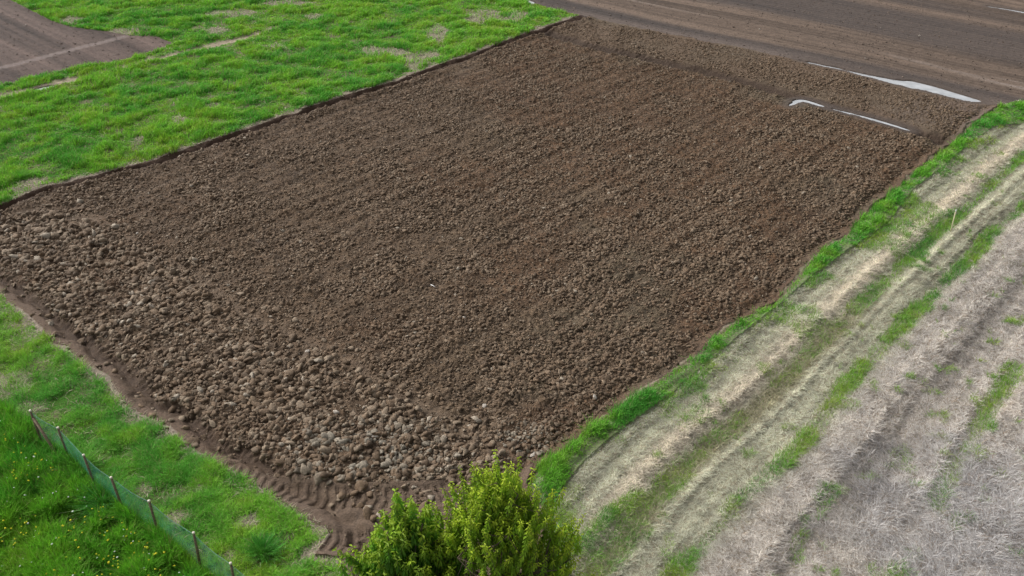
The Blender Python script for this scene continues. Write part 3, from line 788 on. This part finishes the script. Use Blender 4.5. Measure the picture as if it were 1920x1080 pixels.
# ------------------------------------------------------------------ tubes
def tube(path, radii, seg=8, cap=True):
    path = np.array(path, float); n = len(path); V_, F_ = [], []
    for i in range(n):
        d = path[min(i + 1, n - 1)] - path[max(i - 1, 0)]; d /= np.linalg.norm(d)
        up = np.array((0, 0, 1.0)) if abs(d[2]) < 0.9 else np.array((1.0, 0, 0))
        a = np.cross(d, up); a /= np.linalg.norm(a); b = np.cross(d, a)
        for k in range(seg):
            t = 2 * math.pi * k / seg
            V_.append(path[i] + radii[i] * (math.cos(t) * a + math.sin(t) * b))
    for i in range(n - 1):
        for k in range(seg):
            k2 = (k + 1) % seg
            F_.append((i * seg + k, i * seg + k2, (i + 1) * seg + k2, (i + 1) * seg + k))
    V_ = np.array(V_); F_ = np.array(F_)
    if cap:
        e = len(V_); V_ = np.vstack([V_, path[:1], path[-1:]])
        T_ = [(e, (k + 1) % seg, k) for k in range(seg)] + [(e + 1, (n - 1) * seg + k, (n - 1) * seg + (k + 1) % seg) for k in range(seg)]
        return V_, F_, np.array(T_)
    return V_, F_, np.zeros((0, 3), int)
def join(parts):
    V_, Q_, T_ = [], [], []; off = 0
    for v, q, t in parts:
        V_.append(v); Q_.append(q + off); T_.append(t + off); off += len(v)
    return np.vstack(V_), [a for a in (np.vstack(Q_), np.vstack(T_)) if len(a)]

# stray stick and stake
x, y = gp(812, 543); z0 = float(ground(np.array([x]), np.array([y]))[0])
v, q, t = tube([(-0.09, 0.10, 0.04), (0.0, 0.01, 0.055), (0.10, -0.08, 0.045)], [0.012, 0.014, 0.010], 6)
o = mesh_np('stick', v, [q, t], M_paper); o.location = (x, y, z0 + 0.05); tag(o, 'short white stick lying on the soil in the middle of the field', 'stick')
x, y = gp(1783, 432); z0 = float(ground(np.array([x]), np.array([y]))[0])
st = empty('marker_stake', (x, y, z0 - 0.08), 'thin pale wooden stake standing in the green row of the mown field', 'stake')
v, q, t = tube([(0, 0, 0), (-0.02, 0.0, 0.5), (-0.05, 0.0, 1.02)], [0.024, 0.023, 0.021], 8)
mesh_np('shaft', v, [q, t], M_stake, parent=st)
v, q, t = tube([(-0.05, 0, 1.021), (-0.054, 0, 1.10), (-0.056, 0, 1.12)], [0.024, 0.024, 0.015], 8)
mesh_np('tip', v, [q, t], M_paper, parent=st)

# ------------------------------------------------------------------ net fence
def fence():
    tops = [(58, 771), (109, 803), (154, 849), (205, 892), (281, 939), (369, 1001), (437, 1060)]
    bases = [(80, 832), (131, 862), (181, 917), (232, 958), (298, 1003), (376, 1063), (446, 1121)]
    X = []
    for tpx, bpx in zip(tops, bases):
        bx, by = gp(*bpx); gz = float(ground(np.array([bx]), np.array([by]))[0])
        # the top sits straight above the base give or take a small lean
        hgt = 1.32
        tx, ty = gp(tpx[0], tpx[1], hgt)
        k = 0.5
        X.append((np.array((bx, by, gz)), np.array((bx + (tx - bx) * k, by + (ty - by) * k, gz + hgt))))
    # one more, outside the picture
    dlt = X[-1][0] - X[-2][0]
    for m in (1,):
        X.append((X[-1][0] + dlt, X[-1][1] + dlt))
    root = empty('net_fence', tuple(X[0][0]), 'green netting fence on weathered wooden posts along the flowering meadow', 'fence')
    o0 = X[0][0]
    for i, (b, t) in enumerate(X):
        d = t - b
        v, q, tt = tube([b - 0.25 * d / 1.3 - o0, b + 0.5 * d - o0, t - o0], [0.036, 0.034, 0.031], 8)
        p = mesh_np('post', v, [q, tt], M_post, parent=root)
        v, q, tt = tube([t + d * 0.001 - o0, t + d * 0.028 - o0, t + d * 0.036 - o0], [0.038, 0.036, 0.02], 8)
        mesh_np('post_top', v, [q, tt], M_cut, parent=p)
    a = X[0][1] - (X[0][1] - X[0][0]) * 0.16; bx, by = gp(119, 868); e = np.array((bx, by, float(ground(np.array([bx]), np.array([by]))[0]) - 0.1))
    v, q, tt = tube([a - o0 + (0.05, -0.05, 0), (a + e) / 2 - o0, e - o0], [0.038, 0.04, 0.04], 8)
    mesh_np('brace', v, [q, tt], M_post, parent=root)
    # netting: real strands, sagging between posts
    strips = []
    NV = 26
    P = []; cols = []
    for (b, t), (b2, t2) in zip(X[:-1], X[1:]):
        L = np.linalg.norm(b2 - b); m = int(L / 0.045)
        for k in range(m):
            s = k / m; cols.append(((b + (b2 - b) * s), (t + (t2 - t) * s) - np.array((0, 0, 0.10 * math.sin(math.pi * s)))))
    cols.append(X[-1])
    NCc = len(cols)
    B = np.array([c[0] for c in cols]); T = np.array([c[1] for c in cols])
    dirn = (B[-1] - B[0]) / np.linalg.norm(B[-1] - B[0]); nrm = np.array((-dirn[1], dirn[0], 0))
    rows = np.linspace(0.03, 0.95, NV)
    G = B[:, None] + (T - B)[:, None] * rows[None, :, None]
    ss = np.arange(NCc) * 0.045
    bul = 0.07 * (fbm(ss[:, None] + 0 * rows[None], rows[None] * 1.2 + 0 * ss[:, None], 0.7, 3, 131) - .5)
    G = G + bul[..., None] * nrm + 0.02 * nrm - o0
    up = np.array((0, 0, 1.0)); w2 = 0.0033
    VV, FF = [], []; off = 0
    for j in range(NV):                                 # level strands
        a_, b_ = G[:, j] - up * w2, G[:, j] + up * w2
        VV += [a_, b_]; i = np.arange(NCc - 1)
        FF.append(np.stack([off + i, off + i + 1, off + NCc + i + 1, off + NCc + i], 1)); off += 2 * NCc
    for i0 in range(NCc):                               # upright strands
        a_, b_ = G[i0] - dirn * w2 + nrm * 0.002, G[i0] + dirn * w2 + nrm * 0.002
        VV += [a_, b_]; i = np.arange(NV - 1)
        FF.append(np.stack([off + i, off + i + 1, off + NV + i + 1, off + NV + i], 1)); off += 2 * NV
    mesh_np('netting', np.vstack(VV), [np.vstack(FF)], M_net, parent=root)
    wt = G[::6, -1] + (T - B)[::6] * 0.01
    v, q, tt = tube(wt, [0.006] * len(wt), 5)
    mesh_np('top_wire', v, [q, tt], M_wire, parent=root)
fence()

# ------------------------------------------------------------------ tall tufts by the fence
for (px, py), hgt, lb in (((147, 880), 0.75, 'tall grass tuft against the net fence, upper one'), ((193, 945), 0.8, 'bushy grass tuft against the fence by the fourth post'), ((105, 905), 0.5, 'dark grass tuft left of the third fence post'), ((1478 / 3 + 0, 1035), 0.45, 'tall grass tuft in the short grass near the tree'), ((38, 335), 0.4, 'single grass tuft in the bare corner by the left furrow'), ((545, 975), 0.0, '')):
    if hgt == 0: continue
    x, y = gp(px, py); n = 900
    xx = x + RNG.normal(0, 0.14, n); yy = y + RNG.normal(0, 0.14, n)
    rr = np.hypot(xx - x, yy - y)
    g0 = float(ground(np.array([x]), np.array([y]))[0])
    zz = ground(xx, yy) - g0
    c = greens(xx, yy, 141) * np.array((0.65, 0.8, 0.9))
    xx -= x; yy -= y
    o = blades('grass_tuft', xx, yy, hgt * RNG.uniform(0.5, 1.2, n), RNG.uniform(0.009, 0.018, n), np.clip(rr * 2.2, 0, 0.9) + RNG.uniform(0, 0.35, n), c, M_grass, None, azim=np.arctan2(yy, xx) + RNG.normal(0, .4, n), zbase=zz)
    o.location = (x, y, g0); tag(o, lb, 'grass tuft', 'tall grass tufts')

# ------------------------------------------------------------------ wild flowers
def flowers(name, n, colour, size, label, seed, clump):
    x, y, z = sample(n * 40, 10.6, 26, 1.2, -0.85, 0.0)
    k = inside(x, y, MEADN); x, y = x[k], y[k]
    d, _ = line_dist(x, y, wFence)
    f = fbm(x, y, 1.1, 2, seed)
    k = (RNG.random(len(x)) < smooth(clump, clump + 0.2, f)) & (d > 0.4); x, y = x[k][:n], y[k][:n]
    m = len(x); z = ground(x, y) + RNG.uniform(0.32, 0.58, m)
    VV, FF = [], []; off = 0; seg = 7
    r = size * RNG.uniform(0.6, 1.25, m)
    tx, ty = RNG.normal(0, 0.3, m), RNG.normal(0, 0.3, m)
    a = np.arange(seg) * 2 * np.pi / seg
    ring = np.stack([x[:, None] + r[:, None] * np.cos(a), y[:, None] + r[:, None] * np.sin(a), z[:, None] + r[:, None] * (np.cos(a) * tx[:, None] + np.sin(a) * ty[:, None])], -1)
    cen = np.stack([x, y, z + r * 0.45], -1)[:, None]; bot = np.stack([x, y, z - r * 0.5], -1)[:, None]
    Vv = np.concatenate([ring, cen, bot], 1); b = np.arange(m)[:, None, None] * (seg + 2)
    tri = np.array([(i, (i + 1) % seg, seg) for i in range(seg)] + [((i + 1) % seg, i, seg + 1) for i in range(seg)])
    # stalks
    sx = np.stack([np.stack([x - 0.004, y, z], -1), np.stack([x + 0.004, y, z], -1), np.stack([x + 0.004, y, z - 0.45], -1), np.stack([x - 0.004, y, z - 0.45], -1)], 1)
    nv = m * (seg + 2)
    cl = np.vstack([np.broadcast_to(colour, (nv, 3)) * 1.0, np.broadcast_to((0.08, 0.2, 0.03), (m * 4, 3))])
    o = mesh_np(name, np.vstack([Vv.reshape(-1, 3), sx.reshape(-1, 3)]), [(b + tri[None]).reshape(-1, 3), nv + np.arange(m * 4).reshape(-1, 4)], M_petal, cl)
    tag(o, label, None, None, 'stuff')
flowers('white_wildflowers', 330, (0.75, 0.77, 0.72), 0.026, 'white wildflowers dotted through the tall meadow', 151, 0.0)
flowers('yellow_wildflowers', 950, (0.62, 0.58, 0.03), 0.028, 'yellow wildflowers in loose groups in the tall meadow', 161, 0.33)

# ------------------------------------------------------------------ trees
def tree(name, apex_px, height, rad, label, colours, nshoots, seed, leaf, base_h=1.1, cone=0.5):
    rng = np.random.default_rng(seed)
    ax, ay = gp(apex_px[0], apex_px[1], height)
    g0 = float(ground(np.array([ax]), np.array([ay]))[0])
    root = empty(name, (ax, ay, g0), label, 'tree')
    ch = height - base_h - 0.35
    def rr(u, a):                                            # crown radius at relative height u
        env = (1 - u ** 2.3) ** (0.55 + cone * 0.5) * min(1, (u + 0.12) / 0.30) ** 0.6
        return rad * env * (1 + 0.17 * math.sin(3 * a + seed) + 0.16 * math.sin(6 * a + 6 * u + seed) + 0.10 * math.sin(13 * u + 2 * a))
    tp = [(0, 0, -0.2), (0.05, 0.03, 0.5), (0.02, -0.04, 1.4), (-0.06, 0.03, height * 0.45), (0.02, 0.0, height * 0.7), (0.0, 0.0, height * 0.93)]
    v, q, t = tube(tp, [0.17, 0.13, 0.11, 0.075, 0.045, 0.012], 10)
    mesh_np('trunk', v, [q, t], M_bark, parent=root)
    tpa = np.array(tp)
    def trunk_at(z): return np.array([np.interp(z, tpa[:, 2], tpa[:, i]) for i in range(3)])
    limbs = []
    for i in range(14):
        z = base_h * 0.9 + (height * 0.8 - base_h) * (i + 0.5) / 14; a = i * 2.4 + rng.uniform(-.3, .3)
        u = min(0.95, (z + 0.9 - base_h) / ch); R = rr(u, a) * 0.8
        s = trunk_at(z); e = np.array((math.cos(a) * R, math.sin(a) * R, min(z + 0.5 + 0.5 * R, height * 0.95)))
        mid = s + (e - s) * 0.5 + np.array((0, 0, -0.10)) + rng.normal(0, 0.06, 3)
        limbs.append(np.array([s, (s + mid) / 2, mid, (mid + e) / 2 + rng.normal(0, .04, 3), e]))
        v, q, t = tube(limbs[-1], [0.045, 0.036, 0.028, 0.02, 0.01], 7)
        mesh_np('limb', v, [q, t], M_bark, parent=root)
    lp = np.vstack(limbs + [tpa[3:]])
    twigs = []; LX, LD, LS, LC = [], [], [], []
    for k in range(nshoots):
        a = rng.uniform(0, 2 * math.pi); u = rng.uniform(0.0, 1.0) ** 0.75
        R = rr(u, a); f = rng.uniform(0.25, 1.0) ** 0.5
        tip = np.array((math.cos(a) * R * f, math.sin(a) * R * f, base_h + ch * u + rng.uniform(-0.25, 0.15) + (0.75 * rng.random() ** 3 if rng.random() < 0.35 else 0)))
        L_ = rng.uniform(0.45, 1.0)
        out = np.array((math.cos(a), math.sin(a), 0)) * (0.15 + 0.55 * f * (1 - u))
        d = out + np.array((0, 0, 1.0)) + rng.normal(0, 0.18, 3); d /= np.linalg.norm(d)
        st = tip - d * L_
        j = np.argmin(((lp - st) ** 2).sum(1) + 0.0)
        twigs.append(tube([lp[j], (lp[j] + st) / 2 - (0, 0, .04), st, st + d * L_ * .5 + rng.normal(0, .02, 3), tip], [0.012, 0.010, 0.008, 0.006, 0.003], 4, False))
        nl = int(L_ / 0.0185)
        s = np.linspace(0.08, 1.0, nl)
        pos = st + d * (s * L_)[:, None]
        az = np.arange(nl) * 2.4 + rng.uniform(0, 6)
        dz = np.where(s > 0.93, 0.25, -0.55 - 0.35 * rng.random(nl))
        dd = np.stack([np.cos(az), np.sin(az), dz], 1); dd /= np.linalg.norm(dd, axis=1)[:, None]
        LX.append(pos); LD.append(dd); LS.append(leaf * rng.uniform(0.65, 1.25, nl) * (1.1 - 0.35 * s))
        c = np.array(colours[0]) + (np.array(colours[1]) - np.array(colours[0])) * (smooth(0.55, 1.0, s) * rng.uniform(0.5, 1.0))[:, None]
        warm = rng.uniform(0, 1); c = c * (0.8 + 0.4 * warm) * rng.uniform(0.8, 1.2, nl)[:, None]
        LC.append(c)
    v, fs = join(twigs); mesh_np('twigs', v, fs, M_bark, parent=root)
    X = np.vstack(LX); D = np.vstack(LD); S = np.concatenate(LS); C = np.vstack(LC); n = len(X)
    side = np.cross(D, np.array((0, 0, 1.0))); side /= np.linalg.norm(side, axis=1)[:, None] + 1e-9
    nm = np.cross(side, D); roll = rng.normal(0, 0.5, n)[:, None]
    side = side * np.cos(roll) + nm * np.sin(roll)
    w_ = (S * 0.20)[:, None]; S1 = S[:, None]
    drop = np.array((0, 0, -1.0))
    m1 = X + D * S1 * 0.4; m2 = X + D * S1 * 0.75 + drop * S1 * 0.12; tp_ = X + D * S1 + drop * S1 * 0.32
    fold = nm * w_ * 0.35
    Vv = np.stack([X, m1 - side * w_ + fold, m2 - side * w_ * .8 + fold, tp_, m2 + side * w_ * .8 + fold, m1 + side * w_ + fold], 1)
    b = np.arange(n)[:, None] * 6
    mesh_np('crown', Vv.reshape(-1, 3), [b + np.array([[0, 1, 2, 3]]), b + np.array([[0, 3, 4, 5]])], M_leaf, np.clip(np.repeat(C, 6, 0), 0, 1), parent=root)
    print(name, 'leaves', n)
tree('broadleaf_tree', (932, 880), 5.45, 1.92, 'yellow green broadleaf tree with a pointed top at the near corner of the ploughed field', ((0.22, 0.38, 0.022), (0.48, 0.60, 0.038)), 900, 21, 0.10, 1.1, 0.15)
tree('broadleaf_tree', (756, 950), 4.55, 1.62, 'lower darker green broadleaf tree left of the pointed yellow green one', ((0.12, 0.30, 0.022), (0.38, 0.52, 0.035)), 480, 22, 0.135, 0.9, 0.1)
